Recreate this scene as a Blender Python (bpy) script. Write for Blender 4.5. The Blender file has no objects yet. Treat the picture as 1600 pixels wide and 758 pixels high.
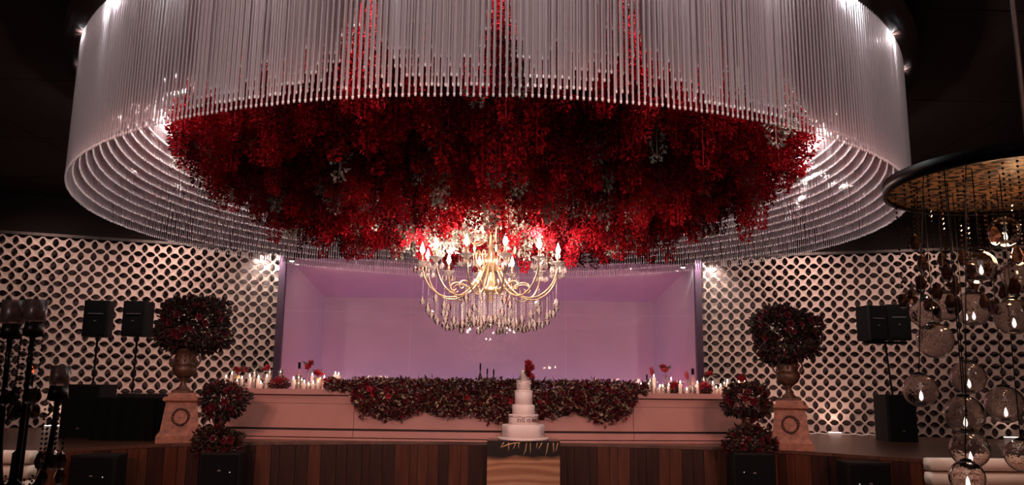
import bpy, bmesh, math, random
import numpy as np
from mathutils import Vector, Matrix
random.seed(7); np.random.seed(7)
scene = bpy.context.scene
C = scene.collection
PI = math.pi

# ------------------------------------------------------------------ camera
F = 1250.0; CZ = 1.75
TILT = math.atan(221/F); YAW = math.atan(37/F); ROLL = math.radians(0.7)
cam = bpy.data.objects.new('camera', bpy.data.cameras.new('camera')); C.objects.link(cam)
CM = Matrix.Rotation(-YAW, 3, 'Z') @ Matrix.Rotation(PI/2 + TILT, 3, 'X') @ Matrix.Rotation(ROLL, 3, 'Z')
cam.matrix_world = Matrix.Translation((0, 0, CZ)) @ CM.to_4x4()
cam.data.sensor_width = 36; cam.data.lens = 36*F/1600; cam.data.clip_end = 200; cam.data.clip_start = .05
scene.camera = cam
def ray(px, py): return CM @ Vector(((px-800)/F, -(py-379)/F, -1))
def atY(px, py, Y): d = ray(px, py); return Vector((0, 0, CZ)) + d*(Y/d.y)
def atZ(px, py, Z): d = ray(px, py); return Vector((0, 0, CZ)) + d*((Z-CZ)/d.z)

# ------------------------------------------------------------------ world / exposure
w = bpy.data.worlds.new('world'); scene.world = w; w.use_nodes = True
w.node_tree.nodes['Background'].inputs[0].default_value = (.9, .55, .5, 1)
w.node_tree.nodes['Background'].inputs[1].default_value = .004
vs = scene.view_settings
vs.view_transform = 'Standard'; vs.look = 'None'; vs.gamma = 1; vs.use_curve_mapping = False
vs.exposure = 0.0
scene.cycles.transparent_max_bounces = 24
scene.cycles.max_bounces = 6
scene.cycles.sample_clamp_indirect = 3.0
scene.cycles.use_denoising = True

def light(name, kind, loc, energy, col, target=None, size=.05, spot=60, blend=.6, size_y=None):
    d = bpy.data.lights.new(name, kind); d.energy = energy; d.color = col
    if kind == 'AREA':
        d.size = size
        if size_y: d.shape = 'RECTANGLE'; d.size_y = size_y
    else: d.shadow_soft_size = size
    if kind == 'SPOT': d.spot_size = math.radians(spot); d.spot_blend = blend
    o = bpy.data.objects.new(name, d); C.objects.link(o); o.location = loc
    if target is not None:
        o.rotation_euler = (Vector(target)-Vector(loc)).to_track_quat('-Z', 'Y').to_euler()
    return o

# main dimensions
SZ = .8                        # stage top
CEIL = 5.38
RX, RD, RR, RH, RL = .06, 10.1, 4.83, 1.75+1.955, 1.36     # rod ring: centre, radius, bottom height, rod length
RTOP = RH + RL
WALLY = 17.7
# wall wash lamps, plus unseen spots added to brighten stage and rods
PINK = (1, .66, .62); WARM = (1, .74, .58)
for sx in (-1, 1):
    for k, xx in enumerate((5.9, 8.4, 10.6)):
        light('wall_wash_lamp', 'SPOT', (sx*xx, 13.6-.35*k, CEIL-.12), (430, 190, 55)[k], (1, .72, .65), (sx*(xx+.3), 16.6-.6*k, 2.6), .08, 88, .9)
for k in range(6):
    light('stage_wash_lamp', 'SPOT', (-5+2*k, -2.3, 4.9), 2000, (1, .46, .38), ((-5+2*k)*1.06, 13.2, .95), .15, 19, .9)  # unseen fill spots added behind the camera to brighten the stage front
for sx in (-1, 0, 1):
    light('hall_spot', 'SPOT', (sx*4.5, -2.2, CEIL-.25), 900, (1, .84, .83), (sx*2.6, 5.6, 5.3), .25, 62, 1.0)  # unseen spots added to brighten the near rods evenly
# niche light (behind the glazing): violet up-light along the back wall, pink down-light at the front
light('niche_uplight', 'AREA', (0, 19.75, .9), 25, (.36, .36, 1), (0, 20.2, 1.9), 7.4, size_y=.25)
light('niche_downlight', 'AREA', (0, 18.0, 4.2), 26, (1, .46, .50), (0, 19.6, 2.6), 8.0, size_y=.25)
light('niche_pinklight', 'AREA', (0, 18.1, .95), 52, (1, .27, .36), (0, 18.9, 4.6), 7.0, size_y=.25)  # added pink fill, unseen, lifts the niche ceiling from below
for sx in (-1, 1):
    light('niche_sidelight', 'AREA', (sx*4.2, 18.5, 1.0), 12, (1, .14, .40), (sx*4.6, 19, 2.2), .6, size_y=.3)

# ------------------------------------------------------------------ materials
def mat(name, base, rough=.5, metal=0, emit=None, estr=0, spec=.5, vary=None, scale=6, bump=0, bscale=40, coat=0, island=None, stretch=None, hard=False):
    m = bpy.data.materials.new(name); m.use_nodes = True
    nt = m.node_tree; b = nt.nodes['Principled BSDF']
    b.inputs['Base Color'].default_value = (*base, 1); b.inputs['Roughness'].default_value = rough
    b.inputs['Metallic'].default_value = metal; b.inputs['Specular IOR Level'].default_value = spec
    b.inputs['Coat Weight'].default_value = coat
    if emit: b.inputs['Emission Color'].default_value = (*emit, 1); b.inputs['Emission Strength'].default_value = estr
    tc = nt.nodes.new('ShaderNodeTexCoord')
    vec = tc.outputs['Object']
    if stretch:
        mp = nt.nodes.new('ShaderNodeMapping'); mp.inputs['Scale'].default_value = stretch
        nt.links.new(vec, mp.inputs['Vector']); vec = mp.outputs[0]
    if vary or island:
        r = nt.nodes.new('ShaderNodeValToRGB')
        if island:
            g = nt.nodes.new('ShaderNodeNewGeometry'); src = g.outputs['Random Per Island']
            cols = island
        else:
            n = nt.nodes.new('ShaderNodeTexNoise'); n.inputs['Scale'].default_value = scale; n.inputs['Detail'].default_value = 4
            nt.links.new(vec, n.inputs['Vector']); src = n.outputs['Fac']
            cols = [(.3, base), (.7, vary)] if not hard else [(.46, base), (.54, vary)]
        e = r.color_ramp.elements
        e[0].position, e[0].color = cols[0][0], (*cols[0][1], 1)
        e[1].position, e[1].color = cols[1][0], (*cols[1][1], 1)
        for p, c in cols[2:]:
            x = e.new(p); x.color = (*c, 1)
        nt.links.new(src, r.inputs['Fac']); nt.links.new(r.outputs['Color'], b.inputs['Base Color'])
    if bump:
        n2 = nt.nodes.new('ShaderNodeTexNoise'); n2.inputs['Scale'].default_value = bscale; n2.inputs['Detail'].default_value = 3
        nt.links.new(vec, n2.inputs['Vector'])
        bp = nt.nodes.new('ShaderNodeBump'); bp.inputs['Strength'].default_value = bump; bp.inputs['Distance'].default_value = .02
        nt.links.new(n2.outputs['Fac'], bp.inputs['Height']); nt.links.new(bp.outputs['Normal'], b.inputs['Normal'])
    return m

def glassy(name, tint, body=(.8, .7, .7), trans=.55, gloss=.25, rough=.08, translucent=.0, fres=1.4):
    """cheap thin glass: tinted see-through + glossy by Fresnel + a little body colour"""
    m = bpy.data.materials.new(name); m.use_nodes = True; nt = m.node_tree
    for n in list(nt.nodes): nt.nodes.remove(n)
    out = nt.nodes.new('ShaderNodeOutputMaterial')
    tr = nt.nodes.new('ShaderNodeBsdfTransparent'); tr.inputs[0].default_value = (*tint, 1)
    gl = nt.nodes.new('ShaderNodeBsdfGlossy'); gl.inputs['Color'].default_value = (1, .95, .93, 1); gl.inputs['Roughness'].default_value = rough
    df = nt.nodes.new('ShaderNodeBsdfDiffuse'); df.inputs[0].default_value = (*body, 1)
    tl = nt.nodes.new('ShaderNodeBsdfTranslucent'); tl.inputs[0].default_value = (*body, 1)
    mb = nt.nodes.new('ShaderNodeMixShader'); mb.inputs[0].default_value = translucent
    nt.links.new(df.outputs[0], mb.inputs[1]); nt.links.new(tl.outputs[0], mb.inputs[2])
    m1 = nt.nodes.new('ShaderNodeMixShader'); m1.inputs[0].default_value = trans
    nt.links.new(mb.outputs[0], m1.inputs[1]); nt.links.new(tr.outputs[0], m1.inputs[2])
    fr = nt.nodes.new('ShaderNodeFresnel'); fr.inputs[0].default_value = fres
    ad = nt.nodes.new('ShaderNodeMath'); ad.operation = 'MULTIPLY_ADD'; ad.inputs[1].default_value = 1.0; ad.inputs[2].default_value = gloss; ad.use_clamp = True
    nt.links.new(fr.outputs[0], ad.inputs[0])
    m2 = nt.nodes.new('ShaderNodeMixShader'); nt.links.new(ad.outputs[0], m2.inputs[0])
    nt.links.new(m1.outputs[0], m2.inputs[1]); nt.links.new(gl.outputs[0], m2.inputs[2])
    nt.links.new(m2.outputs[0], out.inputs[0])
    return m

def lamp_mat(name, col, s):
    m = bpy.data.materials.new(name); m.use_nodes = True; nt = m.node_tree
    nt.nodes.remove(nt.nodes['Principled BSDF'])
    e = nt.nodes.new('ShaderNodeEmission'); e.inputs[0].default_value = (*col, 1); e.inputs[1].default_value = s
    nt.links.new(e.outputs[0], nt.nodes['Material Output'].inputs[0]); return m

def marble_mat():
    m = bpy.data.materials.new('agate'); m.use_nodes = True; nt = m.node_tree; b = nt.nodes['Principled BSDF']
    tc = nt.nodes.new('ShaderNodeTexCoord'); mp = nt.nodes.new('ShaderNodeMapping'); mp.inputs['Scale'].default_value = (.7, .7, 3.2)
    nt.links.new(tc.outputs['Object'], mp.inputs[0])
    wv = nt.nodes.new('ShaderNodeTexWave'); wv.bands_direction = 'Z'; wv.inputs['Scale'].default_value = .8; wv.inputs['Distortion'].default_value = 9; wv.inputs['Detail'].default_value = 4; wv.inputs['Detail Scale'].default_value = 1.2
    nt.links.new(mp.outputs[0], wv.inputs[0])
    r = nt.nodes.new('ShaderNodeValToRGB'); e = r.color_ramp.elements
    e[0].position = .0; e[0].color = (.24, .105, .05, 1); e[1].position = 1; e[1].color = (.38, .20, .11, 1)
    x = e.new(.45); x.color = (.30, .14, .07, 1); x = e.new(.6); x.color = (.34, .17, .09, 1)
    nt.links.new(wv.outputs['Fac'], r.inputs[0])
    # dark agate cap with a wavy lower border
    sp = nt.nodes.new('ShaderNodeSeparateXYZ'); nt.links.new(tc.outputs['Object'], sp.inputs[0])
    nz = nt.nodes.new('ShaderNodeTexNoise'); nz.inputs['Scale'].default_value = 2.2; nt.links.new(tc.outputs['Object'], nz.inputs[0])
    ma = nt.nodes.new('ShaderNodeMath'); ma.operation = 'MULTIPLY_ADD'; ma.inputs[1].default_value = .22; nt.links.new(nz.outputs['Fac'], ma.inputs[0]); nt.links.new(sp.outputs['Z'], ma.inputs[2])
    gt = nt.nodes.new('ShaderNodeMapRange'); gt.inputs['From Min'].default_value = .66; gt.inputs['From Max'].default_value = .73; nt.links.new(ma.outputs[0], gt.inputs[0])
    mx = nt.nodes.new('ShaderNodeMix'); mx.data_type = 'RGBA'; nt.links.new(gt.outputs[0], mx.inputs['Factor']); nt.links.new(r.outputs[0], mx.inputs['A']); mx.inputs['B'].default_value = (.012, .008, .006, 1)
    nt.links.new(mx.outputs['Result'], b.inputs['Base Color']); b.inputs['Roughness'].default_value = .22
    return m

M = dict(
    black=mat('black_plastic', (.002, .002, .002), .6, vary=(.004, .0035, .0035), scale=20, spec=.2),
    grille=mat('speaker_grille', (.0015, .0015, .0015), .7, bump=.5, bscale=300, spec=.15),
    cloth=mat('black_cloth', (.002, .0018, .002), .9, bump=.3, bscale=15, spec=.1),
    darkmetal=mat('dark_metal', (.02, .016, .014), .35, .7, vary=(.05, .035, .03), scale=14),
    ceil=mat('ceiling_panel', (.014, .006, .005), .6, vary=(.020, .009, .007), scale=1.2, spec=.1),
    floor=mat('hall_floor', (.02, .012, .010), .5, vary=(.03, .017, .013), scale=3),
    wood=mat('stage_planks', (.040, .010, .005), .45, vary=(.085, .025, .011), scale=3.5, spec=.15, stretch=(5, 5, .5), bump=.25, bscale=22),
    wood2=mat('stage_planks_dark', (.013, .0045, .003), .45, vary=(.038, .011, .006), scale=3.5, spec=.15, stretch=(5, 5, .5), bump=.25, bscale=22),
    wood3=mat('stage_planks_red', (.095, .029, .013), .45, vary=(.045, .013, .006), scale=3.5, spec=.15, stretch=(5, 5, .5), bump=.25, bscale=22),
    deck=mat('stage_deck', (.10, .040, .022), .30, vary=(.045, .017, .010), scale=4, stretch=(.35, 6, 1), bump=.15, bscale=18),
    lattice=mat('champagne_lattice', (.60, .43, .36), .38, .25, vary=(.48, .33, .27), scale=9),
    backing=mat('lattice_backing', (.055, .030, .026), .8, vary=(.04, .022, .018), scale=5),  # backing stands unlit; its shade is put into the dark brown
    niche=mat('niche_plaster', (.55, .50, .52), .7, vary=(.50, .46, .48), scale=2),
    post=mat('niche_post', (.045, .02, .04), .35, vary=(.06, .025, .05), scale=5),
    counter=mat('pink_counter', (.42, .195, .16), .45, vary=(.38, .17, .14), scale=3, bump=.05, bscale=80),
    gap=mat('shadow_gap', (.02, .012, .012), .8),
    terracotta=mat('terracotta', (.33, .115, .055), .55, vary=(.14, .045, .022), scale=11, bump=.4, bscale=30),
    urn=mat('aged_bronze', (.12, .055, .03), .45, .3, vary=(.045, .02, .012), scale=14, bump=.3, bscale=30),
    gold=mat('brushed_gold', (.78, .46, .22), .3, .4, vary=(.70, .42, .22), scale=12),
    champ=mat('chandelier_gold', (.86, .62, .40), .28, .75, vary=(.78, .52, .30), scale=12),
    icing=mat('white_icing', (.80, .66, .62), .6, vary=(.76, .61, .57), scale=10, bump=.05, bscale=50),
    ink=mat('cake_lettering', (.11, .05, .04), .5),
    wax=mat('candle_wax', (.82, .66, .58), .5, vary=(.78, .60, .52), scale=30),
    flame=lamp_mat('candle_flame', (1, .80, .58), 14),
    bulb=lamp_mat('bulb_glow', (1, .90, .80), 40),
    dlight=lamp_mat('downlight_lens', (1, .93, .88), 14),
    dlight2=lamp_mat('dim_lens', (1, .93, .9), 3),
    ulight=lamp_mat('uplight_lens', (1, .86, .76), 6),
    led=lamp_mat('power_led', (1, .9, .85), 1.2),  # emission that imitates a glint
    dimflame=lamp_mat('tealight_flame', (1, .90, .84), 1.6),
    redflame=lamp_mat('ember_flame', (1, .12, .03), 1.2),
    badge=mat('speaker_badge', (.16, .13, .13), .4, .6, vary=(.3, .26, .26), scale=30),
    petal=mat('red_petals', (.3, .01, .02), .85, spec=.12, island=[(0, (.20, .002, .007)), (.45, (.54, .005, .016)), (.8, (.66, .008, .022)), (1, (.66, .02, .03))]),
    petal_dark=mat('wine_petals', (.12, .004, .008), .85, spec=.12, island=[(0, (.05, .001, .002)), (.6, (.14, .002, .006)), (1, (.30, .004, .012))]),
    petal_bright=mat('scarlet_petals', (.6, .01, .03), .85, spec=.12, island=[(0, (.42, .004, .012)), (.6, (.70, .010, .026)), (1, (.80, .06, .06))]),
    pale=mat('pale_foliage', (.5, .48, .4), .5, island=[(0, (.20, .19, .13)), (.4, (.50, .48, .38)), (.8, (.78, .74, .64)), (1, (.30, .05, .04))]),
    leafdark=mat('burgundy_foliage', (.05, .01, .01), .65, spec=.25, island=[(0, (.010, .008, .006)), (.35, (.024, .004, .005)), (.6, (.055, .004, .007)), (.8, (.022, .022, .010)), (.97, (.05, .046, .025))]),
    leafmix=mat('garland_foliage', (.05, .01, .01), .4, island=[(0, (.008, .005, .004)), (.3, (.05, .004, .007)), (.55, (.12, .007, .013)), (.78, (.035, .03, .014)), (.95, (.30, .22, .14))]),
    bloom=mat('deep_red_bloom', (.22, .004, .012), .55, island=[(0, (.12, .003, .008)), (1, (.34, .010, .022))]),
    leafgreen=mat('dark_green_leaf', (.03, .035, .018), .45, island=[(0, (.02, .024, .012)), (1, (.09, .085, .045))]),
    stem=mat('stem', (.03, .03, .015), .6),
    rod=glassy('acrylic_rod', (.90, .82, .82), (.86, .75, .76), .30, .14, .07, .5, 1.38),
    tip=mat('rod_tip', (.90, .80, .78), .2, vary=(.85, .75, .73), scale=5),  # opaque white stands in for light piped out at the rod ends
    crystal=glassy('crystal', (.97, .93, .91), (.95, .86, .82), .35, .06, .04, .5, 1.25),
    globe=glassy('smoked_glass', (.86, .76, .72), (.30, .20, .17), .96, .02, .04, .4, 1.28),
    bottle=glassy('pink_glass', (.95, .72, .74), (.85, .5, .52), .55, .06, .05, .5, 1.35),
    clear=glassy('clear_glass', (.95, .90, .88), (.8, .7, .66), .82, .05, .05, .5, 1.4),
    pane=glassy('niche_glazing', (.97, .96, .97), (.5, .45, .48), .985, .03, .02, .0, 1.25),
    cup=mat('embossed_cup', (.42, .30, .27), .45, vary=(.10, .06, .055), scale=42, bump=.25, bscale=60),
    mosaic=mat('bronze_mosaic', (.42, .20, .08), .35, .4, vary=(.012, .006, .004), scale=26, hard=True),
    cream=mat('cream_upholstery', (.72, .60, .48), .6, vary=(.66, .54, .42), scale=4, bump=.35, bscale=7),
    bead=mat('crystal_bead', (.95, .86, .82), .15, vary=(.9, .8, .76), scale=30),
    cupglass=glassy('embossed_cup_glass', (.8, .68, .64), (.20, .13, .12), .55, .04, .3, .6, 1.3),
    linen=mat('dark_linen', (.02, .015, .014), .9, bump=.2, bscale=40),
    white=mat('white_enamel', (.8, .68, .64), .4, vary=(.76, .63, .6), scale=8),
    agate=marble_mat(),
)

# ------------------------------------------------------------------ mesh helpers
class MB:
    def __init__(s): s.v = []; s.f = []; s.m = []; s.mi = 0
    def add(s, v, f, mi=None):
        o = len(s.v); s.v += [tuple(p) for p in v]
        s.f += [tuple(i+o for i in q) for q in f]; s.m += [s.mi if mi is None else mi]*len(f); return s
    def box(s, x0, x1, y0, y1, z0, z1, mi=None):
        v = [(x0, y0, z0), (x1, y0, z0), (x1, y1, z0), (x0, y1, z0), (x0, y0, z1), (x1, y0, z1), (x1, y1, z1), (x0, y1, z1)]
        return s.add(v, [(0, 3, 2, 1), (4, 5, 6, 7), (0, 1, 5, 4), (1, 2, 6, 5), (2, 3, 7, 6), (3, 0, 4, 7)], mi)
    def lathe(s, prof, n=16, c=(0, 0, 0), mi=None, flute=0, nf=0, cap=True):
        v = []; f = []
        for r, z in prof:
            for k in range(n):
                a = 2*PI*k/n; rr = r*(1+flute*math.cos(nf*a))
                v.append((c[0]+rr*math.cos(a), c[1]+rr*math.sin(a), c[2]+z))
        for i in range(len(prof)-1):
            for k in range(n):
                k2 = (k+1) % n
                f.append((i*n+k, i*n+k2, (i+1)*n+k2, (i+1)*n+k))
        if cap and prof[0][0] > 1e-5: f.append(tuple(range(n))[::-1])
        if cap and prof[-1][0] > 1e-5: f.append(tuple((len(prof)-1)*n+k for k in range(n)))
        return s.add(v, f, mi)
    def tube(s, pts, r, n=8, mi=None):
        pts = [Vector(p) for p in pts]; rs = r if isinstance(r, (list, tuple)) else [r]*len(pts)
        v = []; f = []; up = Vector((0, 0, 1))
        prev = None
        for i, p in enumerate(pts):
            t = (pts[min(i+1, len(pts)-1)]-pts[max(i-1, 0)]).normalized()
            if prev is None:
                a = t.cross(up if abs(t.z) < .95 else Vector((1, 0, 0))).normalized()
            else:
                a = (prev - t*prev.dot(t)).normalized()
            prev = a; b = t.cross(a)
            for k in range(n):
                q = 2*PI*k/n; v.append(p + (a*math.cos(q)+b*math.sin(q))*rs[i])
        for i in range(len(pts)-1):
            for k in range(n):
                k2 = (k+1) % n; f.append((i*n+k, i*n+k2, (i+1)*n+k2, (i+1)*n+k))
        f.append(tuple(range(n))[::-1]); f.append(tuple((len(pts)-1)*n+k for k in range(n)))
        return s.add(v, f, mi)
    def leaf(s, p, d, l, wd, mi=None):
        """a folded kite leaf from p along d"""
        d = Vector(d).normalized(); a = d.cross(Vector((random.uniform(-1, 1), random.uniform(-1, 1), random.uniform(-1, 1)))).normalized(); n = d.cross(a)
        p = Vector(p)
        return s.add([p, p+d*l*.45+a*wd*.5+n*wd*.12, p+d*l-n*l*.12, p+d*l*.45-a*wd*.5+n*wd*.12], [(0, 1, 2), (0, 2, 3)], mi)
    def mesh(s, name, mats, smooth=False):
        me = bpy.data.meshes.new(name); me.from_pydata(s.v, [], s.f)
        mats = mats if isinstance(mats, (list, tuple)) else [mats]
        for x in mats: me.materials.append(x)
        if len(mats) > 1: me.polygons.foreach_set('material_index', s.m)
        if smooth: me.polygons.foreach_set('use_smooth', [True]*len(me.polygons))
        me.update(); return me
    def build(s, name, mats, parent=None, smooth=False, loc=None, rz=0):
        return link(name, s.mesh(name, mats, smooth), parent, loc, rz)
def link(name, me, parent=None, loc=None, rz=0):
    o = bpy.data.objects.new(name, me); C.objects.link(o)
    if parent: o.parent = parent
    if loc is not None: o.location = loc
    if rz: o.rotation_euler = (0, 0, rz)
    return o
def tag(o, label=None, cat=None, group=None, kind=None):
    if label: o['label'] = label
    if cat: o['category'] = cat
    if group: o['group'] = group
    if kind: o['kind'] = kind
    return o
def thing(name, label, cat, loc=(0, 0, 0), rz=0, group=None, kind=None):
    o = bpy.data.objects.new(name, None); C.objects.link(o); o.location = loc; o.rotation_euler = (0, 0, rz)
    o.empty_display_size = .1
    return tag(o, label, cat, group, kind)
def copy_tree(o, parent=None):
    c = o.copy(); C.objects.link(c)
    if parent: c.parent = parent
    for ch in list(o.children): copy_tree(ch, c)
    return c

# ------------------------------------------------------------------ room shell
tag(MB().box(-14, 14, -3, 22, -.1, 0).build('floor', M['floor']), 'dark hall floor in front of the stage', 'floor', kind='structure')
ce = tag(MB().box(-14, 14, -3, 22, CEIL+.06, CEIL+.2).build('ceiling', M['gap']), 'dark brown panelled ceiling', 'ceiling', kind='structure')
pm = MB().box(-1.72, 1.72, -1.22, 1.22, 0, .05).mesh('ceiling_panel', M['ceil'])
for i in range(8):
    for j in range(9):
        link('ceiling_panel', pm, ce, (-12.1+3.46*i, -1.5+2.46*j, CEIL))
tag(MB().box(-13.9, -13.7, -3, 18, 0, CEIL).build('wall_left', M['ceil']), 'dark side wall of the hall', 'wall', kind='structure')
tag(MB().box(13.7, 13.9, -3, 18, 0, CEIL).build('wall_right', M['ceil']), 'dark side wall of the hall', 'wall', kind='structure')

# lattice wings
CELL = .2355; ROWS = 16; COLS = 3
def lattice_mesh():
    b = MB(); s = CELL; g = .10*s; bl = .25*s; th = .035
    nseg = 7
    for i in range(COLS):
        for j in range(ROWS):
            cx, cz = (i+.5)*s, (j+.5)*s
            out = []
            for q in range(4):
                c, sn = [(1, 0), (0, 1), (-1, 0), (0, -1)][q]
                for k in range(nseg+1):
                    t = k/nseg; u = -(s/2-g) + (s-2*g)*t          # along the side
                    d = s/2 - bl*math.sin(PI*t)**.85              # distance of the arc from the centre
                    out.append((c*d - sn*u, sn*d + c*u))
                out.append(((c-sn)*s/2, (sn+c)*s/2))
            n = len(out)
            ro = [(cx+x, 0, cz+z) for x, z in out]
            ri = [(cx+x*.80, .0, cz+z*.80) for x, z in out]
            rj = [(cx+x*.74, .010, cz+z*.74) for x, z in out]
            bk = [(cx+x, th, cz+z) for x, z in out]
            f = []
            for k in range(n):
                k2 = (k+1) % n
                f += [(k, k2, n+k2, n+k), (n+k, n+k2, 2*n+k2, 2*n+k), (2*n+k, 2*n+k2, 4*n)]
                f.append((k2, k, 3*n+k, 3*n+k2))
            b.add(ro+ri+rj+bk+[(cx, .012, cz)], f)
    return b.mesh('lattice_panel', M['lattice'])
lm = lattice_mesh(); PW = CELL*COLS
WING = math.radians(19)
LP0 = atY(438, 500, WALLY); RP0 = atY(1091, 500, WALLY)
WTOP = SZ + ROWS*CELL
def wing(name, p0, sx, npan, label):
    x0 = p0.x; dx, dy = sx*math.cos(WING), -math.sin(WING)
    # local frame: panel x axis must run left to right seen from the hall
    L = npan*PW
    back = MB()
    off = Vector((-dy*0, 0, 0))
    nrm = Vector((sx*math.sin(WING), math.cos(WING), 0))         # pointing away from the hall
    A = Vector((x0, WALLY, 0)) + nrm*.22; B = A + Vector((dx, dy, 0))*L
    T = nrm*.1
    zt = CEIL+.05
    v = [A, B, B+T, A+T]
    back.add([(p.x, p.y, 0) for p in v]+[(p.x, p.y, zt) for p in v], [(0, 1, 5, 4), (1, 2, 6, 5), (2, 3, 7, 6), (3, 0, 4, 7), (4, 5, 6, 7)])
    wl = tag(back.build(name, M['backing']), label, 'wall', kind='structure')
    for k in range(npan):
        a = k*PW if sx > 0 else (k+1)*PW
        p = Vector((x0, WALLY, SZ)) + Vector((dx, dy, 0))*a
        link('lattice_panel', lm, wl, p, -WING if sx > 0 else WING)
    # trim on top and dark bulkhead above
    P = Vector((x0, WALLY, 0)); Q = P + Vector((dx, dy, 0))*L; n2 = -nrm
    tr = MB()
    a, b_ = P+n2*.06, Q+n2*.06; c, d = Q+nrm*.1, P+nrm*.1
    tr.add([(q.x, q.y, WTOP+.002) for q in (a, b_, c, d)]+[(q.x, q.y, WTOP+.06) for q in (a, b_, c, d)], [(0, 1, 2, 3), (4, 5, 6, 7), (0, 1, 5, 4), (1, 2, 6, 5), (2, 3, 7, 6), (3, 0, 4, 7)])
    o = tr.build('top_rail', M['darkmetal'], wl)
    bk = MB()
    a, b_ = P+n2*.02, Q+n2*.02; c, d = Q+nrm*.1, P+nrm*.1
    bk.add([(q.x, q.y, WTOP+.062) for q in (a, b_, c, d)]+[(q.x, q.y, CEIL+.04) for q in (a, b_, c, d)], [(0, 1, 2, 3), (4, 5, 6, 7), (0, 1, 5, 4), (1, 2, 6, 5), (2, 3, 7, 6), (3, 0, 4, 7)])
    bk.build('bulkhead', M['ceil'], wl)
    return wl
wing('wall_back_left', LP0, -1, 10, 'dark wall behind champagne star lattice panels by the paired pole speakers')
wing('wall_back_right', RP0, 1, 11, 'dark wall behind champagne star lattice panels by the twin speaker pole')

# niche behind glazing
NT = atY(447, 411, WALLY).z + .12
NY = 20.2
bl_ = atY(507, 480, NY).x; br_ = atY(1020, 480, NY).x; bt = atY(763, 468, NY).z
fl, fr = LP0.x+.07, RP0.x-.07
nb = MB()
nb.add([(bl_, NY, SZ), (br_, NY, SZ), (br_, NY, bt), (bl_, NY, bt)], [(0, 1, 2, 3)])
tag(nb.build('wall_back', M['niche']), 'violet lit plaster back wall of the glazed niche', 'wall', kind='structure')
tag(MB().add([(fl, WALLY+.05, SZ), (bl_, NY, SZ), (bl_, NY, bt), (fl, WALLY+.05, NT)], [(0, 1, 2, 3)]).build('wall_niche_left', M['niche']), 'magenta lit side wall of the glazed niche', 'wall', group='niche side walls', kind='structure')
tag(MB().add([(fr, WALLY+.05, SZ), (br_, NY, SZ), (br_, NY, bt), (fr, WALLY+.05, NT)], [(0, 1, 2, 3)]).build('wall_niche_right', M['niche']), 'magenta lit side wall of the glazed niche', 'wall', group='niche side walls', kind='structure')
tag(MB().add([(fl, WALLY+.05, NT), (fr, WALLY+.05, NT), (br_, NY, bt), (bl_, NY, bt)], [(0, 1, 2, 3)]).build('ceiling_niche', M['niche']), 'sloping pink ceiling of the glazed niche', 'ceiling', kind='structure')
tag(MB().box(fl, fr, WALLY-.02, WALLY+.12, NT, CEIL+.05).build('trim_3', M['ceil']), 'dark bulkhead above the glazed niche', 'trim', kind='structure')
for k, x in ((1, LP0.x), (2, RP0.x)):
    tag(MB().box(x-.07, x+.07, WALLY-.10, WALLY+.08, SZ, NT+.1).build('trim_%d' % k, M['post']), 'dark plum post beside the violet niche', 'trim', group='niche posts', kind='structure')
wi = thing('window_1', 'large glazed front of the violet niche', 'window', (0, WALLY, SZ), kind='structure')
xs = [fl, atY(642, 500, WALLY).x, atY(884, 500, WALLY).x, fr]
zs = [SZ, atY(763, 490, WALLY).z, NT]
for i in range(3):
    for j in range(2):
        MB().box(xs[i]+.006, xs[i+1]-.006, 0, .012, zs[j]-SZ+.006, zs[j+1]-SZ-.006).build('pane', M['pane'], wi)
# niche down-lights at the top corners and the lamps behind the lattice that they belong to
for sx, px, py in ((-1, 456, 407), (1, 1067, 417)):
    p = atY(px, py, WALLY-.25)
    t = thing('niche_spotlight', 'small bright round spotlight at upper corner of the violet niche', 'spotlight', p, group='niche corner spotlights')
    MB().lathe([(.03, -.01), (.06, -.012), (.065, .10), (.02, .12)], 16).build('housing', M['darkmetal'], t, True)
    MB().lathe([(.0, -.03), (.04, -.025), (.052, -.013)], 16).build('lens', M['dlight'], t, True)
    MB().tube([(0, 0, .11), (0, .12, .28), (0, .25, .4)], .012).build('bracket', M['darkmetal'], t)
    light('niche_spot', 'SPOT', (p.x+sx*.30, WALLY-.25, WTOP+.05), 170, (1, .93, .88), (p.x+sx*.75, WALLY+.08, 3.4), .03, 90, .8)
    q = Vector((p.x+sx*.75, WALLY-.03, WTOP-.02))
    light('lattice_backlight', 'SPOT', q, 130, (1, .95, .92), (q.x-sx*.05, q.y+.10, 3.0), .02, 120, .8)

# ------------------------------------------------------------------ stage
edge_px = [(-120, 722), (0, 709), (100, 702), (160, 698), (220, 695), (270, 693), (390, 690.5), (580, 689.5), (700, 690), (880, 692.5), (1000, 695), (1120, 698.5), (1220, 703.5), (1300, 708), (1340, 711), (1410, 715.5), (1520, 724), (1650, 738)]
edge = [atZ(x, y, SZ) for x, y in edge_px]
def edge_y(x):
    for a, b in zip(edge[:-1], edge[1:]):
        if a.x <= x <= b.x: return a.y + (b.y-a.y)*(x-a.x)/(b.x-a.x)
    return edge[0].y if x < edge[0].x else edge[-1].y
stage = thing('stage', 'raised curved stage with wide dark brown plank front and wooden deck', 'stage', (0, 13, 0), kind='structure')
sm = MB(); n = len(edge)
top = [(p.x, p.y-13, SZ) for p in edge] + [(12.5, 13.2-13+.4, SZ), (12.5, 5.1, SZ), (-12.5, 5.1, SZ), (-12.5, .4, SZ)]
low = [(x, y, SZ-.05) for x, y, z in top]
N = len(top)
sm.add(top+low, [tuple(range(N)), tuple(range(2*N-1, N-1, -1))]+[(k, (k+1) % N, N+(k+1) % N, N+k) for k in range(N)])
sm.build('deck', M['deck'], stage)
sk = MB(); e0 = [(p.x, p.y-13+.06, 0) for p in edge]; e1 = [(p.x, p.y-13+.06, SZ-.051) for p in edge]
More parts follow.
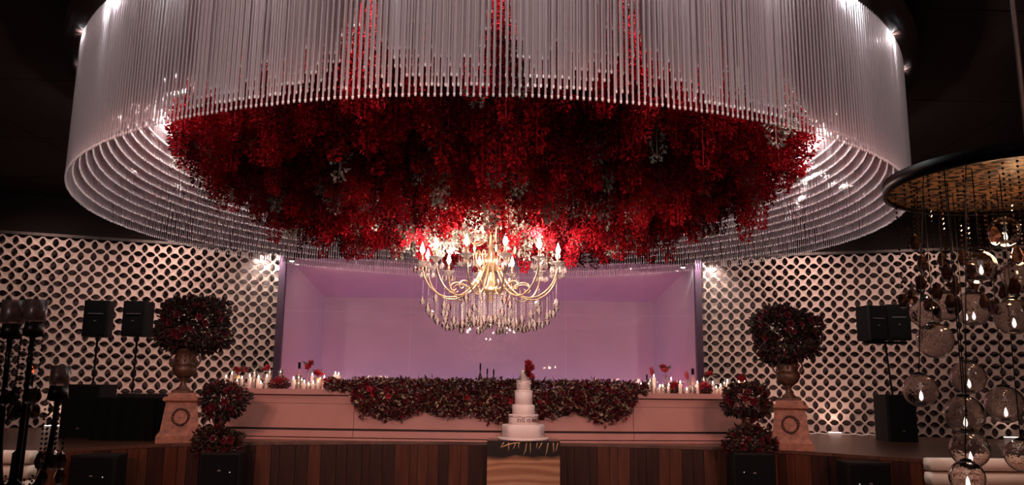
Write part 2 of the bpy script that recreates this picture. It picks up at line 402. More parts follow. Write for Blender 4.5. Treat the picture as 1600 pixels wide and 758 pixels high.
sk.add(e0+e1, [(k, k+1, n+k+1, n+k) for k in range(n-1)]); sk.build('carcass', M['gap'], stage)
# planks along the edge
seg = [0]
for a, b in zip(edge[:-1], edge[1:]): seg.append(seg[-1]+(b-a).length)
def along(d):
    for i in range(n-1):
        if d <= seg[i+1]: t = (d-seg[i])/(seg[i+1]-seg[i]); return edge[i].lerp(edge[i+1], t), (edge[i+1]-edge[i]).normalized()
    return edge[-1], (edge[-1]-edge[-2]).normalized()
d = 0
while d < seg[-1]-.3:
    wd = random.choice((.13, .17, .2, .24)); p, t = along(d+wd/2)
    o = MB().box(-wd/2+.004, wd/2-.004, -random.uniform(.0, .014), .05, .0, SZ-.055).build('plank', M[random.choice(('wood', 'wood', 'wood2', 'wood2', 'wood3'))], stage)
    o.location = (p.x, p.y-13, 0); o.rotation_euler = (0, 0, math.atan2(t.y, t.x))
    d += wd

# ------------------------------------------------------------------ long counter on the stage
TY0 = 13.62
def ty(x): return TY0 + .018*x*x
tb = thing('stage_counter', 'long pale pink panelled counter across the stage front with candles along its top', 'counter', (0, TY0, SZ))
XL, XS1, XS2, XR = atY(350, 660, 13.9).x, atY(552, 650, 13.65).x, atY(991, 650, 13.65).x, atY(1178, 660, 13.9).x
def strip(x0, x1, z0, z1, dy0, dy1, nseg=8):
    b = MB(); xsn = [x0+(x1-x0)*k/nseg for k in range(nseg+1)]
    v = []
    for x in xsn:
        y = ty(x)-TY0
        v += [(x, y+dy0, z0), (x, y+dy0, z1), (x, y+dy1, z1), (x, y+dy1, z0)]
    f = [(0, 1, 2, 3), tuple(4*nseg+k for k in (3, 2, 1, 0))]
    for k in range(nseg):
        for q in range(4): f.append((4*k+q, 4*k+4+q, 4*k+4+(q+1) % 4, 4*k+(q+1) % 4))
    b.add(v, f); return b
TT = .822
strip(XL-.08, XR+.08, .735, TT, -.06, .95, 20).build('countertop', M['counter'], tb)
strip(XL, XR, .02, .73, .05, .85, 20).build('carcass', M['gap'], tb)
for a, b_ in ((XL, XS1), (XS1, XS2), (XS2, XR)):
    strip(a+.004, b_-.004, .59, .715, .015, .05).build('apron', M['counter'], tb)
    strip(a+.004, b_-.004, .185, .585, .0, .05).build('front_panel', M['counter'], tb)
    strip(a+.004, b_-.004, .045, .150, -.03, .05).build('plinth_panel', M['counter'], tb)
strip(XL-.02, XR+.02, .0, .030, -.06, .05, 20).build('kick_strip', M['counter'], tb)
TZ = SZ + TT

# ------------------------------------------------------------------ rod ring
ring = thing('rod_ring_chandelier', 'huge circular curtain of clear acrylic rods hanging from the ceiling', 'chandelier', (RX, RD, RH))
NR, NROW, DR, RISE, RAD = 672, 13, .053, .094, .0074
cn = MB().lathe([(3.0, RL+.30), (3.0, RL+.02), (RR+.02, RL+.02), (RR+.16, RL+.06), (RR+.16, RL+.24), (RR+.02, RL+.305), (3.0, RL+.31)], 96)
cn.build('canopy', M['ceil'], ring, True)
def rod_mesh(L, b=None, x=0, y=0, z0=0, nn=5):
    b = b or MB()
    prof = [(RAD, z0+.022), (RAD, z0+L)]
    v = []; f = []
    for r, z in prof:
        for k in range(nn): v.append((x+r*math.cos(2*PI*k/nn), y+r*math.sin(2*PI*k/nn), z))
    f = [(k, (k+1) % nn, nn+(k+1) % nn, nn+k) for k in range(nn)]
    b.add(v, f, 0)
    v = [(x+RAD*1.4*math.cos(2*PI*k/nn), y+RAD*1.4*math.sin(2*PI*k/nn), z0+.022) for k in range(nn)] + [(x+RAD*.9*math.cos(2*PI*k/nn), y+RAD*.9*math.sin(2*PI*k/nn), z0) for k in range(nn)]
    b.add(v, [(k, nn+k, nn+(k+1) % nn, (k+1) % nn) for k in range(nn)]+[tuple(range(nn, 2*nn))[::-1]], 1)
    return b
om = rod_mesh(RL+.02, nn=8).mesh('glass_rod', [M['rod'], M['tip']], True)
rest = MB()
for row in range(NROW):
    r = RR-row*DR
    for k in range(NR):
        a = 2*PI*k/NR
        if row: a += (random.uniform(-.22, .22)*min(1, abs(math.sin(a+1e-9))/.08)+(.5 if row % 2 else 0)*min(1, abs(math.sin(a+1e-9))/.05))*2*PI/NR
        x, y = r*math.sin(a), -r*math.cos(a)
        z0 = row*RISE + random.uniform(-.004, .004)
        if row == 0 and (k < 150 or k >= NR-150):
            link('glass_rod', om, ring, (x, y, z0))
        else:
            rod_mesh(RL+.02-z0, rest, x, y, z0)
tag(rest.build('glass_rods', [M['rod'], M['tip']], ring), kind='stuff')
# downlights set in the canopy between the rods
NL = 36
for k in range(NL):
    a = 2*PI*(k+.5)/NL; r = RR-.74
    p = (r*math.sin(a), -r*math.cos(a), RL-.01)
    MB().lathe([(.0, 0), (.035, .002), (.04, .03)], 12).build('downlight', M['dlight2'], ring, True, p)
    light('ring_downlight', 'POINT', (RX+p[0], RD+p[1], RH+RL-.07), 26, (1, .88, .88), size=.04)
NO = 30
for k in range(NO):
    a = 2*PI*(k+.25)/NO; r = RR-DR*.5
    p = (r*math.sin(a), -r*math.cos(a), RL+.0)
    MB().lathe([(.0, 0), (.010, .002), (.012, .03)], 10).build('rim_light', M['dlight2'], ring, True, p)
    light('ring_rim_light', 'POINT', (RX+p[0], RD+p[1], RH+RL-.012), 26, (.88, .96, 1), size=.012)

# ------------------------------------------------------------------ hanging red flowers
RF = 3.92
def fz(r): return RH - .12 + .85*(r/RF)**3.2
def strand_mesh(L, n, rad, m, seed, ll=.06):
    random.seed(seed); b = MB()
    for k in range(n):
        t = random.random(); z = t*L
        rr = rad*(.35+.65*random.random())*(1 if z > .12 else .45+4.5*z)
        a = random.uniform(0, 2*PI)
        p = (rr*math.cos(a), rr*math.sin(a), z)
        d = (math.cos(a)+random.uniform(-.6, .6), math.sin(a)+random.uniform(-.6, .6), random.uniform(-1.2, .5))
        b.leaf(p, d, random.uniform(.6, 1.3)*ll, random.uniform(.5, .95)*ll)
    b.tube([(0, 0, 0.03), (0, 0, L)], .006, 4)
    return b.mesh('flower_strand', m)
fl_ = thing('hanging_flower_canopy', 'dense ceiling of hanging crimson flower strands inside the rod ring', 'flowers', (RX, RD, RH))
LS = 1.0
smesh = [strand_mesh(LS, 560, .098, M[('petal', 'petal', 'petal', 'petal_dark', 'petal_dark', 'petal_dark', 'petal', 'petal_bright', 'petal_bright')[i]], 100+i, .036) for i in range(9)]
pmesh = [strand_mesh(LS, 300, .095, M['pale'], 200+i, .045) for i in range(4)]
random.seed(11)
pts = []
g = .19
for i in range(-22, 23):
    for j in range(-24, 25):
        x = (i+(.5 if j % 2 else 0))*g+random.uniform(-.06, .06); y = j*g*.9+random.uniform(-.06, .06)
        if math.hypot(x, y) < RF*(1+random.uniform(-.02, .02)): pts.append((x, y))
strands = []
for x, y in pts:
    r = math.hypot(x, y)
    z = fz(min(r, RF))-RH + random.gauss(0, .12)
    if random.random() < .16: z += random.uniform(.15, .4)
    if r > 1.5 and random.random() < .2: z -= random.uniform(.04, .2)
    z += .10*math.sin(2.3*x+1)*math.sin(2.9*y)
    pale = random.random() < .065 or (random.random() < .45 and r < .75) or (random.random() < .6 and -1.5 < x < -.4 and .5 < y < 1.1)
    if r > RF-.15 and random.random() < .12: pale = True
    strands.append((x, y, z, pale, r))
# the ones that show most: lowest, towards the rim of the underside and the centre
strands.sort(key=lambda s: s[2])
bulk = MB(); bulk_mats = [M['petal'], M['pale'], M['petal_dark'], M['petal_bright']]
cache = {}
def bulk_add(me, x, y, z, rz, s):
    if me.name not in cache:
        co = np.empty(len(me.vertices)*3); me.vertices.foreach_get('co', co)
        cache[me.name] = (co.reshape(-1, 3), [tuple(p.vertices) for p in me.polygons])
    co, fs = cache[me.name]; c, sn = math.cos(rz), math.sin(rz)
    q = np.stack([co[:, 0]*c-co[:, 1]*sn+x, co[:, 0]*sn+co[:, 1]*c+y, co[:, 2]*s+z], 1)
    o = len(bulk.v); bulk.v += [tuple(v) for v in q]; bulk.f += [tuple(i+o for i in f) for f in fs]
    bulk.m += [bulk_mats.index(me.materials[0])]*len(fs)
for i, (x, y, z, pale, r) in enumerate(strands):
    me = random.choice(pmesh if pale else smesh); rz = random.uniform(0, 2*PI); s = min(1.25, (RL+.0-z)/LS)
    if i < 300:
        o = link('flower_strand', me, fl_, (x, y, z), rz); o.scale = (1, 1, s)
        if pale: o['label'] = 'pale sage foliage strand'
    else: bulk_add(me, x, y, z, rz, s)
tag(bulk.build('flower_strands', bulk_mats, fl_), kind='stuff')

# ------------------------------------------------------------------ crystal chandelier
CHX, CHY = atY(767, 440, RD).x, RD
CHZ = 2.86
ch = thing('crystal_chandelier', 'ornate gilded crystal chandelier with lit candle bulbs below the red flowers', 'chandelier', (CHX, CHY, CHZ))
MB().lathe([(.0, -.10), (.05, -.07), (.03, 0), (.12, .03), (.14, .06), (.05, .12), (.035, .3), (.09, .38), (.10, .44), (.04, .52), (.03, .75), (.07, .82), (.06, .92), (.03, 1.0), (.02, 1.1)], 20).build('stem', M['champ'], ch, True)
MB().tube([(0, 0, 1.05), (0, 0, RTOP-CHZ)], .012, 6).build('suspension_rod', M['darkmetal'], ch)
def bez(P, n=14):
    out = []
    P = [Vector(p) for p in P]
    for k in range(n+1):
        t = k/n; q = [p.copy() for p in P]
        while len(q) > 1: q = [q[i].lerp(q[i+1], t) for i in range(len(q)-1)]
        out.append(q[0])
    return out
def drop(b, x, y, z, s=1.0):
    n = 6; prof = [(.0, 0), (.012*s, -.012*s), (.022*s, -.040*s), (.014*s, -.062*s), (.0, -.072*s)]
    b.lathe(prof, n, (x, y, z))
def beads(b, x, y, z0, z1, r=.0065, step=.023):
    z = z0
    while z > z1:
        b.add([(x+r, y, z), (x-r, y, z), (x, y+r, z), (x, y-r, z), (x, y, z+r), (x, y, z-r)], [(0, 2, 4), (2, 1, 4), (1, 3, 4), (3, 0, 4), (2, 0, 5), (1, 2, 5), (3, 1, 5), (0, 3, 5)]); z -= step
RA = .88
arm_pts = bez([(.06, 0, .42), (.16, 0, .30), (.25, 0, -.22), (.62, 0, -.16), (.86, 0, .02), (RA, 0, .36)], 18)
arm_me = MB().tube(arm_pts, [.013]*6+[.011]*13, 8).mesh('arm', M['champ'], True)
sc_me = MB().tube(bez([(.25, 0, .05), (.45, 0, .25), (.6, 0, .10), (.5, 0, -.02), (.44, 0, .06)], 12), .009, 6).mesh('scroll', M['champ'], True)
cup = MB().lathe([(.015, -.03), (.03, -.01), (.065, .012), (.07, .02), (.03, .012), (.02, .03)], 12)
cup_me = cup.mesh('drip_cup', M['crystal'], True)
cd_me = MB().lathe([(.016, .0), (.016, .13), (.0, .132)], 10).mesh('candle_sleeve', M['champ'], True)
bu_me = MB().lathe([(.010, .13), (.027, .155), (.030, .18), (.018, .215), (.0, .27)], 10).mesh('candle_bulb', M['bulb'], True)
cp = MB()
for k in range(6):
    a = 2*PI*k/6; beads(cp, .064*math.cos(a), .064*math.sin(a), 0, -.03); drop(cp, .064*math.cos(a), .064*math.sin(a), -.03, .85)
cp_me = cp.mesh('cup_drops', M['crystal'])
pend = {}
def pendant_mesh(L):
    key = round(L, 2)
    if key not in pend:
        b = MB(); beads(b, 0, 0, 0, -key); me1 = b.mesh('bead_chain', M['bead'])
        b2 = MB(); drop(b2, 0, 0, -key, 1.6); pend[key] = (me1, b2.mesh('crystal_drop', M['crystal']))
    return pend[key]
def pendant(x, y, z, L):
    m1, m2 = pendant_mesh(L)
    c_ = link('bead_chain', m1, ch, (x, y, z)); link('crystal_drop', m2, c_)
NA = 12
for k in range(NA):
    a = 2*PI*(k+.35)/NA; ca, sa = math.cos(a), math.sin(a)
    ar = link('arm', arm_me, ch, None, a)
    link('scroll', sc_me, ar)
    for nm, me in (('drip_cup', cup_me), ('candle_sleeve', cd_me), ('candle_bulb', bu_me), ('cup_drops', cp_me)):
        link(nm, me, ar, (RA, 0, .36)).scale = (1.35, 1.35, 1.35) if nm in ('drip_cup', 'cup_drops') else (1, 1, 1)
    for rr, zz, L, da in ((.86, .14, .20, 0), (.80, .02, .18, .10), (.74, -.05, .17, 0), (.66, -.09, .20, -.1), (.58, -.10, .22, 0), (.50, -.10, .23, .12), (.44, -.08, .24, 0)):
        pendant(rr*math.cos(a+da), rr*math.sin(a+da), zz, L+random.uniform(-.02, .04))
    if k % 2 == 0:
        light('chandelier_bulb', 'POINT', (CHX+(RA+.0)*ca, CHY+(RA+.0)*sa, CHZ+.66), 26, (1, .80, .66), size=.04)
for k in range(45):
    a = 2*PI*k/45; rr = (.14, .24, .33)[k % 3]
    pendant(rr*math.cos(a), rr*math.sin(a), .0, .26+.02*((k*7) % 3))
up_pts = bez([(.04, 0, .80), (.12, 0, .60), (.32, 0, .58), (.38, 0, .86)], 12)
up_me = MB().tube(up_pts, .011, 8).mesh('upper_arm', M['champ'], True)
for k in range(8):
    a = 2*PI*(k+.2)/8
    ar = link('upper_arm', up_me, ch, None, a)
    link('drip_cup', cup_me, ar, (.38, 0, .86)); link('cup_drops', cp_me, ar, (.38, 0, .86))
    pendant(.36*math.cos(a), .36*math.sin(a), .76, .16)
# curled leaf scrolls of the body
lf = MB().tube(bez([(.04, 0, .30), (.26, 0, .28), (.30, 0, .62), (.14, 0, .60), (.16, 0, .48)], 12), .010, 6).mesh('body_scroll', M['champ'], True)
for k in range(12): link('body_scroll', lf, ch, None, 2*PI*k/12)
light('chandelier_core', 'POINT', (CHX, CHY-.50, CHZ+.30), 15, (1, .80, .66), size=.08)  # added fill with no bulb of its own, brightens arms and crystals

# ------------------------------------------------------------------ flowers and urns
def foliage_ball(center, rx, ry, rz, n, m, ll=.07, seed=1, fill=.55):
    random.seed(seed); b = MB()
    for k in range(n):
        v = Vector((random.gauss(0, 1), random.gauss(0, 1), random.gauss(0, 1))).normalized()
        q = fill + (1-fill)*random.random()**.6
        lump = 1+.10*math.sin(5*v.x+seed)+.10*math.sin(6*v.z+2*seed)+.06*math.sin(7*v.y)
        p = Vector((v.x*rx, v.y*ry, v.z*rz))*q*lump*.92
        d = v + Vector((random.uniform(-.7, .7), random.uniform(-.7, .7), random.uniform(-.7, .5)))
        b.leaf(Vector(center)+p, d, random.uniform(.6, 1.4)*ll, random.uniform(.4, .8)*ll)
    return b
def bloom_mesh(r=.05, m='bloom', seed=3):
    random.seed(seed); b = MB()
    for ring_, (nr, tilt, sc) in enumerate(((6, .25, 1.0), (5, .7, .8), (4, 1.1, .55))):
        for k in range(nr):
            a = 2*PI*(k+.3*ring_)/nr; d = Vector((math.cos(a)*math.cos(tilt), math.sin(a)*math.cos(tilt), math.sin(tilt)))
            n_ = Vector((-math.sin(a), math.cos(a), 0)); L = r*sc; o = Vector((0, 0, .1*r*ring_))
            b.add([o, o+d*L*.5+n_*L*.42, o+d*L+n_*L*.2+Vector((0, 0, .12*r)), o+d*L-n_*L*.2+Vector((0, 0, .12*r)), o+d*L*.5-n_*L*.42], [(0, 1, 2, 3, 4)])
    return b.mesh('bloom', M[m])
M['bloomdark'] = mat('dusky_bloom', (.06, .003, .006), .65, spec=.25, island=[(0, (.03, .002, .004)), (1, (.10, .005, .009))])
bloom_me = bloom_mesh(); bloomd_me = bloom_mesh(m='bloomdark')
def arrangement(name, label, cat, base, center_z, rx, ry, rz, n, nb, seed, m='leafdark', group=None, ll=.07, hub=.5):
    t = thing(name, label, cat, base, group=group)
    f = foliage_ball((0, 0, center_z), rx, ry, rz, n, M[m], ll, seed).build('foliage', M[m], t); tag(f, kind='stuff')
    st = MB()
    random.seed(seed)
    for k in range(7):
        a = 2*PI*k/7; st.tube([(.02*math.cos(a), .02*math.sin(a), 0), (rx*.3*math.cos(a), ry*.3*math.sin(a), center_z*.7), (rx*.6*math.cos(a), ry*.6*math.sin(a), center_z)], .006, 4)
    st.build('stems', M['stem'], t)
    for k in range(nb):
        v = Vector((random.gauss(0, 1), -abs(random.gauss(0, 1))-.2, random.gauss(0, .8))).normalized()
        o = link('bloom', bloomd_me, t, (v.x*rx*.95, v.y*ry*.95, center_z+v.z*rz*.95))
        o.rotation_euler = v.to_track_quat('Z', 'Y').to_euler(); s = random.uniform(.8, 1.4); o.scale = (s, s, s)
    return t

def pedestal(px, py, wpx, Y, label):
    c = atY(px, py, Y); z0 = SZ; H = 1.02
    t = thing('pedestal', label, 'pedestal', (c.x, Y, z0), math.radians(20 if px < 700 else -20)); t.scale = (.92, .92, .86)
    w0 = .30
    def fr(b, h0, h1, a, bb):
        v = [(-a, -a, h0), (a, -a, h0), (a, a, h0), (-a, a, h0), (-bb, -bb, h1), (bb, -bb, h1), (bb, bb, h1), (-bb, bb, h1)]
        b.add(v, [(0, 3, 2, 1), (4, 5, 6, 7), (0, 1, 5, 4), (1, 2, 6, 5), (2, 3, 7, 6), (3, 0, 4, 7)])
    b = MB(); fr(b, 0, .12, .36, .36); fr(b, .12, .18, .345, .315); b.build('base', M['terracotta'], t)
    b = MB(); fr(b, .18, .70, .305, .245); b.build('shaft', M['terracotta'], t)
    b = MB(); fr(b, .70, .735, .255, .285); fr(b, .735, .775, .30, .30); fr(b, .775, .80, .28, .28); b.build('cornice', M['terracotta'], t)
    b = MB(); fr(b, .80, .87, .225, .22); b.build('top_block', M['terracotta'], t)
    # wreath relief on the front face (the face leans back)
    wr = MB()
    for k in range(22):
        a = 2*PI*k/22; x, z = .125*math.cos(a), .45+.14*math.sin(a)
        y = -(.305-(.305-.245)*(z-.18)/.52)-.004
        wr.tube([(x-.018*math.sin(a)-.012*math.cos(a), y, z+.018*math.cos(a)), (x, y-.016, z), (x+.018*math.sin(a)+.02*math.cos(a), y, z-.01*math.cos(a))], [.014, .026, .010], 6)
    wr.tube([(-.05, -.29, .30), (0, -.3, .285), (.05, -.29, .30)], .010, 6)
    wr.build('wreath_relief', M['urn'], t, True)
    return c.x, z0+.87*.86
def urn(x, y, z, s, label, big=True, group=None):
    t = thing('urn', label, 'urn', (x, y, z), group=group)
    MB().box(-.13*s, .13*s, -.13*s, .13*s, 0, .04*s).build('plinth', M['urn'], t)
    MB().lathe([(.11*s, .04*s), (.10*s, .07*s), (.05*s, .11*s), (.042*s, .17*s), (.06*s, .21*s), (.075*s, .22*s)], 20).build('foot', M['urn'], t, True)
    MB().lathe([(.07*s, .22*s), (.14*s, .28*s), (.175*s, .36*s), (.165*s, .42*s)], 40, flute=.05, nf=20).build('gadrooned_bowl', M['urn'], t, True)
    MB().lathe([(.165*s, .42*s), (.15*s, .46*s), (.145*s, .56*s), (.165*s, .64*s), (.19*s, .66*s), (.18*s, .68*s), (.14*s, .66*s), (.12*s, .5*s)], 28).build('neck', M['urn'], t, True)
    for sx in (-1, 1):
        MB().tube(bez([(sx*.15*s, 0, .40*s), (sx*.26*s, 0, .42*s), (sx*.26*s, 0, .60*s), (sx*.16*s, 0, .60*s)], 10), .014*s, 6).build('handle', M['urn'], t, True)
    b = MB()
    for k in range(10):
        a = 2*PI*k/10; b.tube([(.150*s*math.cos(a), .150*s*math.sin(a), .47*s), (.162*s*math.cos(a), .162*s*math.sin(a), .52*s), (.150*s*math.cos(a), .150*s*math.sin(a), .58*s)], [.006*s, .02*s, .006*s], 6)
    b.build('relief_band', M['urn'], t, True)['kind'] = 'stuff'
    return z+.64*s
PYL, PYR = 12.75, 12.75
for side, px, lab, seed in (('l', 279, 'by the draped table', 5), ('r', 1236, 'by the bare deck', 9)):
    Y = edge_y(atY(px, 690, 12.6).x)+.40
    x, zt = pedestal(px, 690, 70, Y, 'square terracotta pedestal with wreath relief ' + lab)
    zz = urn(x, Y, zt, 1.02, 'two-handled bronze urn on terracotta pedestal ' + lab)
    arrangement('flower_arrangement', 'large dark burgundy flower ball in tall urn ' + lab, 'flowers', (x+(.10 if side == 'l' else -.02), Y, zz-.02), .42, .58, .56, .50, 4600, 26, seed, ll=.075)

# subwoofers standing in front of the stage
def speaker_box(b_loc, w_, d_, h_, label, cat, name, group=None, rz=0, legs=False, badge_z=.18):
    t = thing(name, label, cat, b_loc, rz, group)
    b = MB(); c = .03
    v = []
    for z in (0, h_):
        v += [(-w_/2, -d_/2+c, z), (-w_/2+c, -d_/2, z), (w_/2-c, -d_/2, z), (w_/2, -d_/2+c, z), (w_/2*.8, d_/2, z), (-w_/2*.8, d_/2, z)]
    b.add(v, [(5, 4, 3, 2, 1, 0), (6, 7, 8, 9, 10, 11)]+[(k, (k+1) % 6, 6+(k+1) % 6, 6+k) for k in range(6)])
    b.build('cabinet', M['black'], t)
    MB().box(-w_/2+.04, w_/2-.04, -d_/2-.012, -d_/2-.001, .03, h_-.03).build('grille', M['grille'], t)
    MB().box(-.022, .022, -d_/2-.016, -d_/2-.0125, h_*badge_z, h_*badge_z+.018).build('badge', M['badge'], t)
    return t
subs = {}
for px, w_, lab in ((165, .62, 'black subwoofer at the stage front below the black draped table'), (357, .64, 'black subwoofer at the stage front under a small urn near the draped table'), (1162, .66, 'black subwoofer at the stage front under a small urn near the bare deck'), (1349, .62, 'black subwoofer at the stage front below the bare wooden deck')):
    x = atY(px, 735, 11.6).x; x = atY(px, 735, edge_y(x)-.36).x; Y = edge_y(x)-.42
    ztop = atY(px, 713, Y-.28).z if px in (165,) else atY(px, 724 if px > 1300 else 708, Y-.28).z
    t = speaker_box((x, Y, 0), w_, .5, ztop, lab, 'subwoofer', 'subwoofer', badge_z=.62)
    MB().lathe([(.0, 0), (.008, .0), (.008, .006)], 8).build('power_light', M['led'], t, False, (.16 if px < 700 else -.16, -.27, ztop-.28))  # small glowing disc stands in for the glint on the cabinet
    subs[px] = (x, Y, ztop)
for px, key, seed, lab in ((342, 357, 21, 'toward the draped table'), (1171, 1162, 23, 'toward the bare deck')):
    x0, Y, zt = subs[key]; x = atY(px, 680, Y).x
    arrangement('flower_clump', 'low burgundy flower clump on subwoofer around small urn foot ' + lab, 'flowers', (x-.03 if px < 700 else x, Y, zt-.02), .14, .42, .22, .26, 1200, 14, seed, m='leafdark')
    b0 = thing('display_stand', 'slim dark stand hidden in low flower clump ' + lab, 'stand', (x, Y+.05, zt))
    MB().lathe([(.09, 0), (.09, .02), (.03, .04), (.03, .22), (.10, .25), (.10, .265)], 14).build('column', M['darkmetal'], b0, True)
    zz = urn(x, Y+.05, zt+.266, .50, 'small ribbed urn rising from low flower clump ' + lab, False)
    arrangement('flower_arrangement', 'small round burgundy flower ball in low urn ' + lab, 'flowers', (x, Y+.05, zz-.03), .20, .36, .34, .30, 1500, 16, seed+1)

# ------------------------------------------------------------------ cake on its plinth
PX = atY(820, 720, 12.5).x; PY = edge_y(PX)-.36
pw = .57
pl = thing('cake_plinth', 'square agate plinth with brown bands and a black gold-veined top', 'plinth', (PX, PY, 0))
PT = atY(820, 689, PY-.3).z
MB().box(-pw, pw, -.30, .30, 0, PT).build('block', M['agate'], pl)
b = MB(); random.seed(4)
for k in range(11):
    x = -.30+.084*k+random.uniform(-.02, .02); L = random.uniform(.10, .24)
    b.tube(bez([(x, -.302, PT-.03), (x-.02, -.303, PT-.05), (x+random.uniform(-.05, .02), -.303, PT-L*.6), (x-.04+random.uniform(-.03, .04), -.302, PT-L)], 8), [.010]*4+[.008]*3+[.005, .002], 5)
b.tube(bez([(-.34, -.302, PT-.10), (-.2, -.303, PT-.02), (-.05, -.303, PT-.03), (.05, -.303, PT-.0), (.12, -.302, PT-.01)], 12), .008, 5)
b.build('gold_vein', M['gold'], pl, True)
CX = atY(817.5, 685, PY).x
ck = thing('wedding_cake', 'six-tier white wedding cake with roman numerals and red topper flowers', 'cake', (CX, PY, PT))
MB().lathe([(.0, .0), (.40, .0), (.41, .012), (.41, .03), (.40, .04), (0, .042)], 48).build('cake_board', M['icing'], ck, True)
kz = PY/1250
def tier(z0, h, r, kind='round', n=48):
    b = MB()
    if kind == 'lobed':
        pr = [(.0, 0), (r, 0), (r, h-.015), (r-.015, h), (0, h)]; b.lathe(pr, 96, (0, 0, z0), flute=.022, nf=8)
    else: b.lathe([(.0, 0), (r, 0), (r, h-.01), (r-.01, h), (0, h)], n, (0, 0, z0))
    return b.build('cake_tier', M['icing'], ck, True)
tz = [.042]; hs = [.20, .155, .155, .225, .17, .155]; rsx = [.335, .240, .183, .146, .117, .056]
for i, (h, r) in enumerate(zip(hs, rsx)):
    t_ = tier(tz[-1], h, r, 'lobed' if i == 0 else 'round'); tz.append(tz[-1]+h)
    if i in (1, 3, 4):
        MB().lathe([(r, h-.022), (r+.006, h-.018), (r+.006, h-.006), (r, h-.002)], 48, (0, 0, tz[-2])).build('piped_rim', M['icing'], t_, True)
    if i == 1:
        b = MB()
        for k in range(60):
            a = 2*PI*k/60; a2 = 2*PI*(k+1)/60; q = lambda a_: h-.030-.012*abs(math.sin(5*a_))
            b.tube([((r+.003)*math.cos(a), (r+.003)*math.sin(a), tz[-2]+q(a)), ((r+.003)*math.cos(a2), (r+.003)*math.sin(a2), tz[-2]+q(a2))], .005, 5)
        b.build('scallop_piping', M['ink'], t_)
        # roman numerals bent round the tier
        cu = bpy.data.curves.new('numerals', 'FONT'); cu.body = 'XVIII VII MMXX'; cu.size = .082; cu.align_x = 'CENTER'; cu.extrude = .002; cu.offset = .0012
        to = bpy.data.objects.new('numerals_tmp', cu); C.objects.link(to)
        bpy.context.view_layer.update()
        me = bpy.data.meshes.new_from_object(to.evaluated_get(bpy.context.evaluated_depsgraph_get()))
        bpy.data.objects.remove(to)
        for v in me.vertices:
            th = (v.co.x*.80)/r + .42; rr = r+.003+v.co.z
            v.co = (rr*math.sin(th), -rr*math.cos(th), tz[-2]+.035+v.co.y*1.15)
        me.materials.clear(); me.materials.append(M['ink']); link('numerals', me, t_)
    if i == 4:
        b = MB(); random.seed(8)
        for k in range(26):
            a = random.uniform(-2.6, -.5); z = tz[-2]+random.uniform(.03, h-.03)
            b.leaf(((r+.002)*math.cos(a), (r+.002)*math.sin(a), z), (random.uniform(-1, 1), -.3, random.uniform(-1, 1)), .03, .018)
        b.build('sugar_relief', M['icing'], t_)['kind'] = 'stuff'
random.seed(2)
for k in range(9):
    o = link('topper_flower', bloom_me, ck, (.055+random.uniform(-.03, .06), -.05+random.uniform(-.04, .03), tz[-1]-.11+.026*k))
    o.rotation_euler = (random.uniform(.5, 1.6), random.uniform(-.5, .6), random.uniform(-1, 1)); s = random.uniform(1.1, 1.6); o.scale = (s, s, s)

# ------------------------------------------------------------------ garland on the counter
ga = thing('flower_garland', 'long burgundy and green flower garland draped over the middle of the pink counter', 'garland', (0, TY0, TZ))
b = MB(); random.seed(31)
G0, G1 = atY(515, 605, TY0).x, atY(1012, 605, TY0).x
H0, H1 = atY(552, 605, TY0).x, atY(992, 605, TY0).x
for k in range(15500):
    x = random.uniform(G0, G1)
    y0 = ty(x)-TY0
    drape = H0 < x < H1
    if drape and random.random() < .68:
        dl = .40+.05*math.sin(3.1*x+1)+.04*math.sin(7.3*x)
        dl *= min(1, (x-H0)/.25+.35, (H1-x)/.25+.35)
        z = -dl*random.random()**.75*random.choice((1, 1, 1, 1.0, 1.12, 1.2))+.05; y = y0-.07-random.random()**1.5*.16
    else:
        z = random.random()**.7*.17; y = y0+random.uniform(-.18, .22)
        if not drape: z *= .75
        elif random.random() < .3: z += .03
    b.leaf((x, y, z), (random.uniform(-1, 1), random.uniform(-1.2, .2), random.uniform(-.8, .8)), random.uniform(.045, .11), random.uniform(.025, .055))
tag(b.build('foliage', M['leafmix'], ga), kind='stuff')
for k in range(50):
    x = random.uniform(H0, H1); z = random.uniform(-.22, .13); y = ty(x)-TY0-(.24 if z < .03 else .14)
    o = link('bloom', bloomd_me if k % 6 else bloom_me, ga, (x, y, z)); o.rotation_euler = (random.uniform(1.0, 1.9), 0, random.uniform(-.7, .7)); s = random.uniform(.7, 1.2); o.scale = (s, s, s)
MB().tube([(x, ty(x)-TY0-.04, .04) for x in np.linspace(H0, H1, 14)], .025, 6).build('core', M['stem'], ga)

# ------------------------------------------------------------------ things on the counter
def flame_me(s=1.0):
    return MB().lathe([(.0, 0), (.008*s, .008*s), (.0095*s, .016*s), (.006*s, .030*s), (.0, .046*s)], 8).mesh('flame', M['flame'], True)
FL = flame_me(1.15)
def candle(x, y, z, r, h, label, group, glass=False):
    t = thing('pillar_candle', label, 'candle', (x, y, z), group=group)
    MB().lathe([(.0, 0), (r, 0), (r, h-.004), (r*.85, h), (r*.3, h-.008), (0, h-.008)], 14).build('wax', M['wax'], t, True)
    MB().tube([(0, 0, h-.01), (0, 0, h+.012)], .002, 4).build('wick', M['stem'], t)
    link('flame', FL, t, (0, 0, h+.004))
    if glass: MB().lathe([(r*1.35, .0), (r*1.5, .02), (r*1.5, h+.05), (r*1.42, h+.05), (r*1.42, .02)], 16, cap=False).build('glass_sleeve', M['clear'], t, True)
    return t
def adj(hp): return 'tall ' if hp >= 18 else ('mid-height ' if hp >= 13 else ('low ' if hp >= 9 else 'stubby '))
GL, GR = 'lit candles on the counter end by the draped table', 'lit candles on the counter end by the bare deck'
LAB = {'l': 'lit bare white pillar candle on the pink counter end toward the draped table', 'r': 'lit white pillar candle on the pink counter end toward the bare deck'}
